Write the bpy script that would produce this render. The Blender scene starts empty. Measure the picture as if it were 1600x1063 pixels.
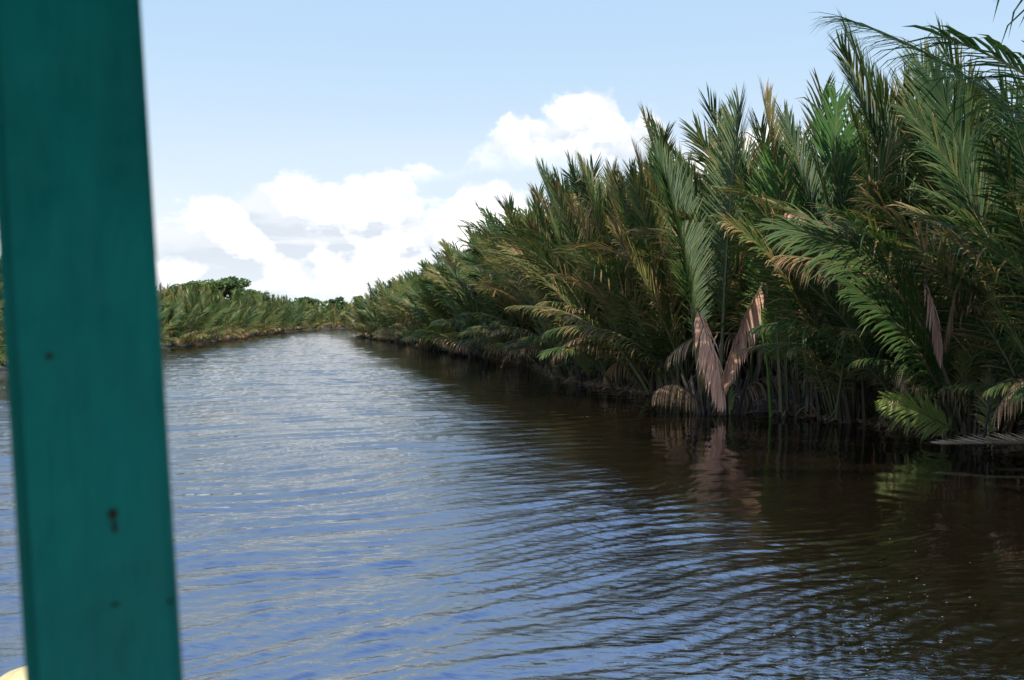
import bpy, bmesh, math, random
from math import sin, cos, radians as R, pi
from mathutils import Vector, Matrix, noise as mnoise

sc = bpy.context.scene
C = sc.collection
# ------------------------------------------------------------------ camera, sky, sun, exposure
CAM_H = 2.3
PITCH = 1.3
FPX = 1511.0                                   # focal length in pixels of the 1600 px wide photograph
cam_d = bpy.data.cameras.new('camera'); cam = bpy.data.objects.new('camera', cam_d); C.objects.link(cam)
cam_d.sensor_width = 36; cam_d.lens = 36*FPX/1600
cam.location = (0, 0, CAM_H); cam.rotation_euler = (R(90-PITCH), 0, 0)
cam_d.clip_start = 0.05; cam_d.clip_end = 3000
cam_d.dof.use_dof = True; cam_d.dof.focus_distance = 27; cam_d.dof.aperture_fstop = 8.0
sc.camera = cam
sc.view_settings.view_transform = 'Standard'; sc.view_settings.look = 'None'
sc.view_settings.exposure = 0.65; sc.view_settings.gamma = 1
sc.render.resolution_x = 1024; sc.render.resolution_y = 680

SUN_EL, SUN_AZ = 50, 154                        # azimuth clockwise from +Y (the view direction)
sd = bpy.data.lights.new('sun', 'SUN'); sun = bpy.data.objects.new('sun', sd); C.objects.link(sun)
sd.energy = 5.0; sd.angle = R(0.8); sd.color = (1, .95, .87)
dirv = Vector((sin(R(SUN_AZ))*cos(R(SUN_EL)), cos(R(SUN_AZ))*cos(R(SUN_EL)), sin(R(SUN_EL))))
sun.rotation_euler = dirv.to_track_quat('Z', 'Y').to_euler()

class NT:
    """small helper for node trees"""
    def __init__(s, tree): s.t = tree; s.n = tree.nodes; s.l = tree.links
    def new(s, kind, ins=None, **kw):
        n = s.n.new(kind)
        for k, v in kw.items(): setattr(n, k, v)
        for k, v in (ins or {}).items(): s.put(n.inputs[k], v)
        return n
    def put(s, sock, v):
        if isinstance(v, bpy.types.NodeSocket): s.l.new(v, sock)
        else: sock.default_value = v
    def m(s, op, a, b=0.0, c=None, clamp=False):
        n = s.n.new('ShaderNodeMath'); n.operation = op; n.use_clamp = clamp
        s.put(n.inputs[0], a); s.put(n.inputs[1], b)
        if c is not None: s.put(n.inputs[2], c)
        return n.outputs[0]
    def mr(s, v, a, b, c=0.0, d=1.0, smooth=True):
        n = s.n.new('ShaderNodeMapRange'); n.interpolation_type = 'SMOOTHSTEP' if smooth else 'LINEAR'
        s.put(n.inputs[0], v)
        for i, q in enumerate((a, b, c, d)): s.put(n.inputs[1+i], q)
        return n.outputs[0]
    def mix(s, f, a, b):
        n = s.n.new('ShaderNodeMix'); n.data_type = 'RGBA'
        s.put(n.inputs[0], f)
        s.put(n.inputs[6], a if isinstance(a, bpy.types.NodeSocket) else (*a, 1))
        s.put(n.inputs[7], b if isinstance(b, bpy.types.NodeSocket) else (*b, 1))
        return n.outputs[2]
    def noise(s, vec, scale, detail=2, rough=.5, dist=0.0):
        n = s.new('ShaderNodeTexNoise', {'Scale': scale, 'Detail': detail, 'Roughness': rough, 'Distortion': dist})
        if vec is not None: s.l.new(vec, n.inputs['Vector'])
        return n.outputs[0]
    def mapping(s, vec, loc=(0,0,0), rot=(0,0,0), scale=(1,1,1)):
        n = s.new('ShaderNodeMapping'); s.l.new(vec, n.inputs[0])
        n.inputs[1].default_value = loc; n.inputs[2].default_value = rot; n.inputs[3].default_value = scale
        return n.outputs[0]

def build_world():
    w = bpy.data.worlds.new('World'); sc.world = w; w.use_nodes = True
    w.node_tree.nodes.clear(); N = NT(w.node_tree)
    sky = N.new('ShaderNodeTexSky', sky_type='NISHITA', sun_disc=False, sun_elevation=R(SUN_EL), sun_rotation=R(SUN_AZ),
                altitude=0, air_density=1.0, dust_density=1.6, ozone_density=1.6)
    g = N.new('ShaderNodeTexCoord').outputs['Generated']
    sep = N.new('ShaderNodeSeparateXYZ', {0: g})
    az = N.m('ARCTAN2', sep.outputs[0], sep.outputs[1]); el = sep.outputs[2]
    def curve(pts):
        # pts: (pixel x, pixel y) of the cloud tops in the photograph turned into azimuth and elevation
        n = N.new('ShaderNodeFloatCurve'); N.l.new(N.mr(az, -.8, .8, 0, 1, False), n.inputs['Value'])
        c = n.mapping.curves[0]
        P = [((math.atan((x-800)/FPX)+.8)/1.6, (497-y)/FPX*cos(math.atan((x-800)/FPX))/.3) for x, y in pts]
        P = [(0, P[0][1])]+P+[(1, P[-1][1])]
        c.points[0].location = P[0]; c.points[1].location = P[-1]
        for p in P[1:-1]: c.points.new(*p)
        n.mapping.update()
        return N.m('MULTIPLY', n.outputs[0], .3)
    # tints of the clear sky
    clear = N.mix(N.mr(el, 0, .34), (8.8, 9.6, 10.0), (5.1, 7.3, 9.8))
    clear = N.mix(N.mr(el, .32, .50), clear, (5.0, 8.2, 14.5))
    clear = N.mix(N.mr(el, .48, .85), clear, (2.5, 4.8, 12.0))
    skyc = N.mix(.85, sky.outputs[0], clear)
    col = skyc
    gs = N.mapping(g, scale=(1, 1, 1.5))
    # thin veil low down
    veil = N.noise(N.mapping(g, scale=(1, 1, 4)), 2.4, 5, .55)
    vf = N.m('MULTIPLY', N.mr(veil, .35, .75), N.mr(el, .22, .02))
    col = N.mix(N.m('MULTIPLY', vf, .6), col, (9.2, 9.6, 10.0))
    def layer(col, pts, seed, amp, sc1, soft, floor_pts=None, op=1.0):
        v = N.mapping(gs, loc=(seed, seed*.7, 0))
        a = N.noise(v, sc1, 7, .52, .25)
        b = N.noise(v, sc1*3.1, 5, .55, .1)
        n = N.m('ADD', N.m('MULTIPLY', N.m('SUBTRACT', a, .5), amp), N.m('MULTIPLY', N.m('SUBTRACT', b, .5), amp*.45))
        d = N.m('SUBTRACT', N.m('ADD', curve(pts), n), el)
        mask = N.mr(d, 0, soft)
        if floor_pts:
            d2 = N.m('SUBTRACT', el, N.m('ADD', curve(floor_pts), N.m('MULTIPLY', n, .5)))
            mask = N.m('MULTIPLY', mask, N.mr(d2, -.012, .03))
        # lit tops and greyer undersides: difference of the cloud density a little up-sun
        v2 = N.mapping(gs, loc=(seed-.010, seed*.7, -.030))
        a2 = N.noise(v2, sc1, 5, .52, .25)
        sh = N.mr(N.m('SUBTRACT', a, a2), -.10, .09)
        gr = N.noise(N.mapping(gs, loc=(seed*2, 1, 0), scale=(1, 1, 4.5)), 6, 7, .6, .4)
        deep = N.m('MULTIPLY', N.mr(d, .012, .07), N.mr(gr, .36, .70))
        bright = N.m('SUBTRACT', N.m('ADD', N.m('MULTIPLY', sh, .85), .28), N.m('MULTIPLY', deep, .60), clamp=True)
        cc = N.mix(bright, (7.0, 7.6, 8.4), (13.0, 12.9, 12.8))
        return N.mix(N.m('MULTIPLY', mask, op), col, cc)
    col = layer(col, [(-400,330),(560,330),(612,290),(632,252),(668,244),(700,268),(735,238),(775,205),(800,178),(850,172),(900,152),(955,148),(984,200),
                      (1002,160),(1030,165),(1050,220),(1120,235),(1180,190),(1260,200),(1380,180),(1440,200),(1600,240)],
                3.3, .062, 17, .016, [(-400,420),(600,300),(720,272),(800,262),(960,272),(1100,330),(1600,360)], .97)
    col = layer(col, [(-500,300),(0,310),(240,326),(300,318),(370,292),(420,266),(470,268),(520,280),(580,272),(615,262),(648,296),(692,318),
                      (740,285),(790,288),(850,320),(1000,350),(1600,390)],
                8.1, .062, 16, .018, None, .96)
    col = N.mix(N.m('MULTIPLY', N.mr(el, .075, .012), .62), col, (8.5, 9.2, 9.9))
    bg = N.new('ShaderNodeBackground', {0: col, 1: 0.069})
    out = N.new('ShaderNodeOutputWorld'); N.l.new(bg.outputs[0], out.inputs[0])
build_world()

# ------------------------------------------------------------------ helpers
rnd = random.Random(7)
def at(px, py, depth):
    """point in the world at 'depth' metres in front of the camera under a pixel of the photograph"""
    f = Vector((0, cos(R(PITCH)), -sin(R(PITCH)))); u = Vector((0, sin(R(PITCH)), cos(R(PITCH))))
    return Vector((0, 0, CAM_H)) + f*depth + Vector((1, 0, 0))*((px-800)/FPX*depth) + u*((531.5-py)/FPX*depth)
def tag(o, label=None, cat=None, group=None, kind=None):
    if label: o['label'] = label
    if cat: o['category'] = cat
    if group: o['group'] = group
    if kind: o['kind'] = kind
    return o
def empty(name, loc, rz=0):
    o = bpy.data.objects.new(name, None); C.objects.link(o); o.location = loc; o.rotation_euler = (0, 0, rz)
    o.empty_display_size = .3
    return o
class MB:
    def __init__(s): s.v = []; s.f = []; s.tone = []; s.mi = []
    def add(s, vs, fs, tone=.5, mi=0):
        b = len(s.v); s.v += [tuple(v) for v in vs]; s.f += [tuple(b+i for i in f) for f in fs]
        s.tone += (tone if isinstance(tone, list) else [tone]*len(vs)); s.mi += [mi]*len(fs)
    def tube(s, pts, rads, n=6, tone=.5, mi=0, cap=True):
        vs = []; fs = []; prev = None
        for i, p in enumerate(pts):
            t = (pts[min(i+1, len(pts)-1)]-pts[max(i-1, 0)]).normalized()
            a = prev if prev is not None else (Vector((1, 0, 0)) if abs(t.x) < .8 else Vector((0, 1, 0)))
            a = (a-t*a.dot(t)).normalized(); b = t.cross(a); prev = a
            for k in range(n):
                q = 2*pi*k/n; vs.append(p+(a*cos(q)+b*sin(q))*rads[i])
        for i in range(len(pts)-1):
            for k in range(n):
                fs.append((i*n+k, i*n+(k+1) % n, (i+1)*n+(k+1) % n, (i+1)*n+k))
        if cap: fs.append(tuple(reversed(range(n)))); fs.append(tuple((len(pts)-1)*n+k for k in range(n)))
        s.add(vs, fs, tone, mi)
    def mesh(s, name, mats):
        me = bpy.data.meshes.new(name); me.from_pydata(s.v, [], s.f)
        for m in mats: me.materials.append(m)
        a = me.attributes.new('tone', 'FLOAT', 'POINT'); a.data.foreach_set('value', s.tone)
        if len(mats) > 1: me.polygons.foreach_set('material_index', s.mi)
        me.update(); return me
    def build(s, name, mats, parent=None, smooth=False):
        me = s.mesh(name, mats)
        if smooth: me.polygons.foreach_set('use_smooth', [True]*len(me.polygons))
        return link(name, me, parent)
def link(name, me, parent=None):
    o = bpy.data.objects.new(name, me); C.objects.link(o); o.parent = parent; return o

# ------------------------------------------------------------------ materials
def mat(name):
    m = bpy.data.materials.new(name); m.use_nodes = True; m.node_tree.nodes.clear()
    N = NT(m.node_tree); out = N.new('ShaderNodeOutputMaterial'); return m, N, out
def leaf_mat(name, stops, rough=.5, trans=.28, spec=.22, jitter=.5):
    m, N, out = mat(name)
    tone = N.new('ShaderNodeAttribute', attribute_name='tone').outputs['Fac']
    oi = N.new('ShaderNodeObjectInfo').outputs['Random']
    co = N.new('ShaderNodeTexCoord').outputs['Object']
    nz = N.noise(co, 1.3, 3, .6)
    v = N.m('ADD', N.m('ADD', tone, N.m('MULTIPLY', N.m('SUBTRACT', oi, .5), jitter)), N.m('MULTIPLY', N.m('SUBTRACT', nz, .5), .5), clamp=True)
    cr = N.new('ShaderNodeValToRGB', {0: v}); e = cr.color_ramp.elements
    e[0].position = stops[0][0]; e[0].color = (*stops[0][1], 1); e[1].position = stops[-1][0]; e[1].color = (*stops[-1][1], 1)
    for p, c in stops[1:-1]: q = e.new(p); q.color = (*c, 1)
    col = cr.outputs[0]
    p = N.new('ShaderNodeBsdfPrincipled', {'Base Color': col, 'Roughness': rough, 'Specular IOR Level': spec})
    tcol = N.new('ShaderNodeHueSaturation', {'Saturation': 1.1, 'Value': 1.5, 'Color': col}).outputs[0]
    t = N.new('ShaderNodeBsdfTranslucent', {0: tcol})
    mx = N.new('ShaderNodeMixShader', {0: trans}); N.l.new(p.outputs[0], mx.inputs[1]); N.l.new(t.outputs[0], mx.inputs[2])
    N.l.new(mx.outputs[0], out.inputs[0]); return m
M_LEAF = leaf_mat('palm_leaf', [(.0, (.020, .048, .013)), (.35, (.050, .084, .019)), (.58, (.108, .114, .028)), (.78, (.175, .120, .042)), (1, (.32, .20, .10))])
M_FRESH = leaf_mat('fresh_palm_leaf', [(.0, (.035, .090, .020)), (.6, (.070, .150, .028)), (1, (.15, .19, .045))], jitter=.1)
M_DEAD = leaf_mat('dead_palm_leaf', [(.0, (.12, .070, .032)), (.5, (.29, .18, .09)), (1, (.48, .34, .19))], rough=.8, trans=.12, spec=.15)
M_PINK = leaf_mat('pink_brown_dead_leaf', [(.0, (.26, .14, .085)), (.5, (.46, .27, .18)), (1, (.60, .40, .28))], rough=.8, trans=.12, spec=.15, jitter=.1)
M_RACH = leaf_mat('palm_stalk', [(.0, (.030, .030, .014)), (.5, (.075, .075, .028)), (1, (.15, .13, .05))], rough=.45, trans=0)
M_LIME = leaf_mat('young_green_stalk', [(.0, (.07, .12, .018)), (1, (.18, .26, .04))], rough=.4, trans=.1, jitter=.1)
M_STUB = leaf_mat('old_stalk_stub', [(.0, (.030, .022, .016)), (.5, (.085, .065, .042)), (1, (.20, .155, .10))], rough=.85, trans=0, spec=.2)
M_TREE = leaf_mat('broad_leaf', [(.0, (.035, .070, .022)), (.5, (.075, .12, .035)), (1, (.15, .18, .05))], rough=.5, trans=.25)

def water_mat():
    m, N, out = mat('river_water')
    g = N.new('ShaderNodeNewGeometry').outputs['Position']
    sp = N.new('ShaderNodeSeparateXYZ', {0: g})
    # distance from the sheltered right bank: waves die out towards it
    # the bank line runs roughly x = 10.5 - 0.28*y ; wake region lies left of a second line
    ln = N.m('ADD', N.m('MULTIPLY', N.m('SUBTRACT', sp.outputs[1], 10), .235), sp.outputs[0])   # x + .235*(y-10)
    big = N.noise(g, .35, 3, .5)
    ln = N.m('ADD', ln, N.m('MULTIPLY', N.m('SUBTRACT', big, .5), 2.4))
    wake = N.mr(ln, 5.4, .2)
    c = N.noise(N.mapping(g, rot=(0, 0, R(12)), scale=(4.6, 12, 1)), 1.0, 4, .6, .3)
    patch = N.mr(N.noise(N.mapping(g, scale=(.6, .25, 1)), .3, 3, .6), .3, .7, .45, 1.15)
    h = N.m('MULTIPLY', c, N.m('MULTIPLY', N.m('ADD', N.m('MULTIPLY', wake, .014), .0010), patch))
    bump = N.new('ShaderNodeBump', {'Strength': 1.0, 'Distance': 1.0, 'Height': h})
    p = N.new('ShaderNodeBsdfPrincipled', {'Base Color': (.006, .0035, .002, 1), 'Roughness': N.mr(sp.outputs[1], 12, 70, .03, .10, False), 'IOR': 4.0})
    N.l.new(bump.outputs[0], p.inputs['Normal'])
    N.l.new(p.outputs[0], out.inputs[0]); return m
M_WATER = water_mat()

def soil_mat():
    m, N, out = mat('bank_mud')
    g = N.new('ShaderNodeNewGeometry').outputs['Position']
    n = N.noise(g, 2.5, 6, .6)
    col = N.mix(N.mr(n, .35, .7), (.018, .013, .009), (.06, .045, .028))
    b = N.new('ShaderNodeBump', {'Strength': .6, 'Distance': .15, 'Height': N.noise(g, 6, 6, .6)})
    p = N.new('ShaderNodeBsdfPrincipled', {'Base Color': col, 'Roughness': .75}); N.l.new(b.outputs[0], p.inputs['Normal'])
    N.l.new(p.outputs[0], out.inputs[0]); return m
M_SOIL = soil_mat()
def paint_mat(name, c1, c2, rough=.38, bump=1.0):
    m, N, out = mat(name)
    co = N.new('ShaderNodeTexCoord').outputs['Object']
    n1 = N.noise(N.mapping(co, scale=(1, 1, .35)), 26, 5, .6)
    n2 = N.noise(N.mapping(co, scale=(1, 1, .12)), 120, 4, .6)
    n3 = N.noise(co, 9, 3, .5)
    col = N.mix(N.mr(N.m('ADD', N.m('MULTIPLY', n1, .6), N.m('MULTIPLY', n3, .4)), .35, .65), c1, c2)
    h = N.m('ADD', N.m('MULTIPLY', n1, .6), N.m('ADD', N.m('MULTIPLY', n2, .25), n3))
    b = N.new('ShaderNodeBump', {'Strength': bump, 'Distance': .008, 'Height': h})
    p = N.new('ShaderNodeBsdfPrincipled', {'Base Color': col, 'Roughness': N.mr(n1, .3, .7, rough-.06, rough+.14)})
    p.inputs['Specular IOR Level'].default_value = .12
    N.l.new(b.outputs[0], p.inputs['Normal']); N.l.new(p.outputs[0], out.inputs[0]); return m
M_TEAL = paint_mat('teal_paint', (.000, .105, .096), (.001, .150, .136), .5)
M_CREAM = paint_mat('cream_paint', (.46, .38, .17), (.54, .46, .24), .5)
M_WOOD = paint_mat('varnished_wood', (.12, .06, .03), (.19, .10, .05), .5)
M_DARK = paint_mat('rusty_iron', (.012, .010, .008), (.03, .02, .014), .8)
def foam_mat():
    m, N, out = mat('foam'); p = N.new('ShaderNodeBsdfPrincipled', {'Base Color': (.3, .3, .29, 1), 'Roughness': .6}); N.l.new(p.outputs[0], out.inputs[0]); return m
M_FOAM = foam_mat()

# ------------------------------------------------------------------ river and land
RB = [(14,-60),(12.2,-20),(11.2,0),(10.3,8),(9.6,12),(8.9,16.7),(8.1,20.2),(7.1,22.4),(5.7,24.2),(4.9,26.2),(4.0,29.5),(2.8,33.4),(1.9,38),(1.6,44),
      (-.4,52),(-2.6,62),(-5.4,69),(-6.8,79),(-9.7,91),(-14.5,108),(-18.6,121),(-19.2,127),(-16,134),(-4,142),(20,152),(80,170),(300,230)]
LB = [(-28,-60),(-25,-20),(-23,0),(-21,20),(-19.6,34),(-20.5,42),(-22.5,52),(-25,64),(-26.6,76),(-28.5,90),(-31,108),(-34,128),(-36,150),(-37.5,174),
      (-38,198),(-33,214),(-20,226),(10,238),(80,262),(300,330)]
def dense(pts, step):
    out = []
    n = len(pts)
    for i in range(n-1):
        p0, p1, p2, p3 = [Vector(pts[max(0, min(n-1, i+k))]) for k in (-1, 0, 1, 2)]
        m = max(1, int((p2-p1).length/step))
        for j in range(m):
            t = j/m
            out.append(.5*((2*p1)+(-p0+p2)*t+(2*p0-5*p1+4*p2-p3)*t*t+(-p0+3*p1-3*p2+p3)*t**3))
    out.append(Vector(pts[-1])); return out
def land(name, line, side):
    L = dense(line, 1.2); mb = MB(); rows = []
    offs = [(-2.5, -1.2), (-.9, -.4), (-.25, -.06), (.05, .07), (.5, .16), (1.5, .28), (5, .42), (20, .6), (150, .9), (900, 1.0)]
    for i, p in enumerate(L):
        t = (L[min(i+1, len(L)-1)]-L[max(i-1, 0)]).normalized(); nrm = Vector((t.y, -t.x))*side
        r = []
        for k, (o, z) in enumerate(offs):
            w = .35*mnoise.noise(Vector((p.x*.6, p.y*.6, 3))) if k < 6 else 0
            if k > 7: q = p+Vector((side*o, o*.35 if p.y > 130 else 0))
            else: q = p+nrm*(o+w)
            r.append((q.x, q.y, z+(.06*mnoise.noise(Vector((q.x*1.5, q.y*1.5, 0))) if 1 < k < 8 else 0)))
        rows.append(r)
    n = len(offs); vs = [v for r in rows for v in r]
    fs = [(i*n+k, (i+1)*n+k, (i+1)*n+k+1, i*n+k+1) for i in range(len(rows)-1) for k in range(n-1)]
    mb.add(vs, fs); o = mb.build(name, [M_SOIL], smooth=True); return tag(o, kind='structure')
land('river_bank', RB, 1)
land('river_bank', LB, -1)
# one sheet of ground under everything, reaching the horizon, and the water over it
mb = MB(); S = 2500; mb.add([(-S,-S,-1.5),(S,-S,-1.5),(S,S,-1.5),(-S,S,-1.5)], [(0,1,2,3)]); tag(mb.build('ground', [M_SOIL]), kind='structure')
import numpy as np
def water_sheet():
    """one sheet of water with real waves: rings round the boat, finer where the river lies"""
    ang = np.concatenate([np.arange(-180, -34, 2.0), np.arange(-34, 34, .095), np.arange(34, 180, 2.0)])*pi/180
    rad = np.concatenate([np.exp(np.arange(math.log(1.0), math.log(230), .0047)), np.exp(np.linspace(math.log(232), math.log(2500), 30))])
    A, Rr = np.meshgrid(ang, rad); X = np.sin(A)*Rr; Y = np.cos(A)*Rr
    rg = np.random.default_rng(4); H = np.zeros_like(X)
    wx = X+.35*np.sin(.9*Y+.4*X)+.2*np.sin(1.7*X-.8*Y+1); wy = Y+.30*np.sin(.55*X+.3*Y)+.12*np.sin(1.3*X+.9*Y)
    def train(n, l0, l1, slope, spread, head):
        h = np.zeros_like(X)
        for k in range(n):
            lam = math.exp(rg.uniform(math.log(l0), math.log(l1))); th = head+rg.normal(0, spread); kk = 2*pi/lam
            h += slope*math.sqrt(2/n)/kk*np.sin(kk*(-sin(th)*wx+cos(th)*wy)+rg.uniform(0, 6.28))
        return h
    ln = X+.235*(Y-10)+1.2*np.sin(.5*Y)*np.sin(.37*X+1)
    u = np.clip((6.2-ln)/6.0, 0, 1); wake = u*u*(3-2*u)
    gust = 1+.35*np.sin(.21*X+.13*Y+.8*np.sin(.11*Y))*np.sin(.17*Y-.09*X)
    H += train(12, .45, .95, .056, R(6), R(32))*wake
    H += train(26, .17, .40, .066, R(10), R(27))*wake*gust
    H += train(26, .09, .18, .065, R(24), R(20))*(wake*.93+.07)*gust
    H += train(10, .5, 1.2, .012, R(40), 0)
    H *= np.clip(1+Rr/70, 1, 2.6)*np.clip(1.25-Rr/600, 0, 1)
    n, m = X.shape; V = np.stack([X, Y, H], -1).reshape(-1, 3)
    I = np.arange(n*m).reshape(n, m); J = np.roll(I, -1, axis=1)
    F = np.stack([I[:-1], I[1:], J[1:], J[:-1]], -1).reshape(-1, 4)
    V = np.vstack([V, [[0, 0, 0]]]); c = len(V)-1
    F3 = np.stack([np.full(m, c), I[0], J[0]], -1)
    me = bpy.data.meshes.new('water'); me.vertices.add(len(V)); me.vertices.foreach_set('co', V.astype('f').ravel())
    loops = np.concatenate([F.ravel(), F3.ravel()]); me.loops.add(len(loops)); me.loops.foreach_set('vertex_index', loops.astype('i'))
    st = np.concatenate([np.arange(len(F))*4, len(F)*4+np.arange(m)*3]); me.polygons.add(len(st)); me.polygons.foreach_set('loop_start', st.astype('i'))
    me.polygons.foreach_set('use_smooth', np.ones(len(st), dtype=bool)); me.update(calc_edges=True); me.validate()
    nz = me.polygons[0].normal.z
    if nz < 0: me.flip_normals()
    me.materials.append(M_WATER); return link('water', me)
tag(water_sheet(), kind='structure')

# ------------------------------------------------------------------ palm fronds
def frond(mb, r, L, th0, th1, roll=0, base=Vector((0,0,0)), az=0, pairs=68, leaf=1.05, pet=.2, droop=.35, brown=.0, vee=.35, ragged=.05,
          wid=.054, mi_leaf=0, mi_st=1, segs=3, power=1.4, side=0.0, thick=.055, fold=True, tone0=None):
    """one pinnate frond; its stalk starts at base leaning th0 from the vertical towards azimuth az, bending over to th1 at the tip"""
    NS = 16; pts = [base.copy()]; T = []
    for i in range(NS+1):
        s = i/NS; th = th0+(th1-th0)*s**power; a = az+side*s*s
        T.append(Vector((sin(th)*sin(a), sin(th)*cos(a), cos(th))))
    for i in range(NS): pts.append(pts[-1]+(T[i]+T[i+1])*.5*(L/NS))
    mb.tube(pts, [thick*(1-.86*(i/NS))+.003 for i in range(NS+1)], 5, tone=[.5]*(5*(NS+1)), mi=mi_st)
    t0 = r.uniform(.1, .48) if tone0 is None else tone0
    cut = [r.random() for _ in range(3)]
    gap = r.random()
    for j in range(pairs):
        u = (j+.3)/pairs; s = pet+(1-pet)*u
        x = s*NS; i = min(NS-1, int(x)); f = x-i
        P = pts[i].lerp(pts[i+1], f); t = T[i].lerp(T[i+1], f).normalized()
        hor = Vector((cos(az), -sin(az), 0)); S0 = (hor-t*hor.dot(t)).normalized(); N0 = S0.cross(t)*1.0
        S_ = S0*cos(roll)+N0*sin(roll); Nn = S_.cross(t)
        if Nn.z < 0 and abs(roll) < 1.2: Nn = -Nn
        env = min(1, .40+u*3.0)*(1-.48*max(0, (u-.6)/.4)**1.5)
        for sg in (-1, 1):
            if r.random() < ragged: continue
            ang = R(52-36*u+r.gauss(0, 4.5)); l = leaf*env*r.uniform(.86, 1.1)
            v = vee+r.gauss(0, .09)
            d = t*cos(ang)+(S_*sg*cos(v)+Nn*sin(v))*sin(ang)
            d.normalize()
            wv = t*1.0-d*d.dot(t); wv.normalize()
            dr = droop*r.uniform(.5, 1.6)*(1+(1.8 if r.random() < .09 else 0))
            w = wid*r.uniform(.8, 1.15)*(.7+.3*env)
            tn = t0+r.gauss(0, .07)+(.45 if r.random() < brown else 0)
            tip = tn+(r.uniform(.1, .5) if r.random() < .45 else .05)
            prof = [(0, .55), (.33, 1.0), (.7, .75), (1, 0)] if segs == 3 else [(0, .6), (.5, 1), (1, 0)]
            vs = []; tones = []; q = P.copy(); dd = d.copy(); last = 0
            for (k, (a_, pw)) in enumerate(prof):
                step = (a_-last)*l; last = a_
                if k:
                    dd = (dd+Vector((0, 0, -1))*dr*(a_)*.75).normalized()
                    q = q+dd*step
                ww = (wv-dd*wv.dot(dd)); ww.normalize(); up = ww.cross(dd)
                tq = tn if k < len(prof)-2 else (tn+tip)/2 if k < len(prof)-1 else tip
                if pw == 0: vs.append(q); tones.append(tq)
                elif fold:
                    vs += [q-ww*w*.5*pw, q+up*w*.16*pw, q+ww*w*.5*pw]; tones += [tq]*3
                else:
                    vs += [q-ww*w*.5*pw, q+ww*w*.5*pw]; tones += [tq]*2
            m = len(prof)-1; fs = []
            if fold:
                for k in range(m-1):
                    a0 = 3*k; fs += [(a0, a0+1, a0+4, a0+3), (a0+1, a0+2, a0+5, a0+4)]
                a0 = 3*(m-1); fs += [(a0, a0+1, a0+3), (a0+1, a0+2, a0+3)]
            else:
                for k in range(m-1):
                    a0 = 2*k; fs.append((a0, a0+1, a0+3, a0+2))
                a0 = 2*(m-1); fs.append((a0, a0+1, a0+2))
            mb.add(vs, fs, tones, mi_leaf)
    return pts
LM = [M_LEAF, M_RACH]; DM = [M_DEAD, M_STUB]
def frond_mesh(name, mats, **kw):
    mb = MB(); frond(mb, rnd, **kw); return mb.mesh(name, mats)
UP, MID, LOW, YOUNG, DEADM, HANG = [], [], [], [], [], []
for k in range(9):
    UP.append(frond_mesh('frond', LM, L=rnd.uniform(7.2, 8.6), th0=R(rnd.uniform(2, 9)), th1=R(rnd.uniform(14, 44)), roll=rnd.uniform(-1.3, 1.3), side=rnd.uniform(-.6, .6),
        leaf=rnd.uniform(1.25, 1.65), pet=rnd.uniform(.16, .3), droop=rnd.uniform(.05, .3), brown=rnd.choice((.02, .08, .25)), vee=rnd.uniform(.1, .6), pairs=rnd.randint(92, 108), ragged=rnd.choice((.02, .05, .15))))
for k in range(8):
    MID.append(frond_mesh('frond', LM, L=rnd.uniform(6.6, 8.2), th0=R(rnd.uniform(10, 22)), th1=R(rnd.uniform(48, 82)), roll=rnd.uniform(-1.0, 1.0), side=rnd.uniform(-.6, .6),
        leaf=rnd.uniform(1.2, 1.5), pet=rnd.uniform(.14, .25), droop=rnd.uniform(.15, .5), brown=rnd.choice((.05, .2, .45)), vee=rnd.uniform(.1, .5), pairs=rnd.randint(84, 100), ragged=rnd.choice((.03, .1, .25))))
for k in range(6):
    LOW.append(frond_mesh('frond', LM, L=rnd.uniform(4.6, 6.4), th0=R(rnd.uniform(28, 46)), th1=R(rnd.uniform(85, 118)), roll=rnd.uniform(-.6, .6), side=rnd.uniform(-.5, .5),
        leaf=rnd.uniform(.85, 1.1), pet=rnd.uniform(.12, .2), droop=rnd.uniform(.5, 1.0), brown=rnd.choice((.1, .3, .5)), vee=rnd.uniform(0, .35), pairs=rnd.randint(66, 80), ragged=rnd.choice((.05, .2))))
for k in range(5):
    YOUNG.append(frond_mesh('frond', LM, L=rnd.uniform(2.6, 4.4), th0=R(rnd.uniform(4, 28)), th1=R(rnd.uniform(30, 75)), roll=rnd.uniform(-1, 1), leaf=rnd.uniform(.6, .85), pet=.15,
        droop=rnd.uniform(.2, .5), brown=.03, vee=rnd.uniform(.1, .4), pairs=44, thick=.028))
for k in range(5):
    DEADM.append(frond_mesh('dead_frond', DM, L=rnd.uniform(4.2, 6.2), th0=R(rnd.uniform(15, 35)), th1=R(rnd.uniform(110, 165)), roll=rnd.uniform(-.5, .5), leaf=rnd.uniform(.7, .95), pet=.25,
        droop=rnd.uniform(1.4, 2.4), brown=.3, vee=-.1, pairs=44, ragged=.25, wid=.04, power=1.1))
for k in range(4):
    HANG.append(frond_mesh('dead_frond', DM, L=rnd.uniform(2.4, 3.4), th0=R(rnd.uniform(30, 60)), th1=R(rnd.uniform(150, 178)), roll=rnd.uniform(-.5, .5), leaf=.75, pet=.12,
        droop=2.2, brown=.3, vee=-.1, pairs=34, ragged=.2, wid=.04, power=.7, thick=.03))
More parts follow.
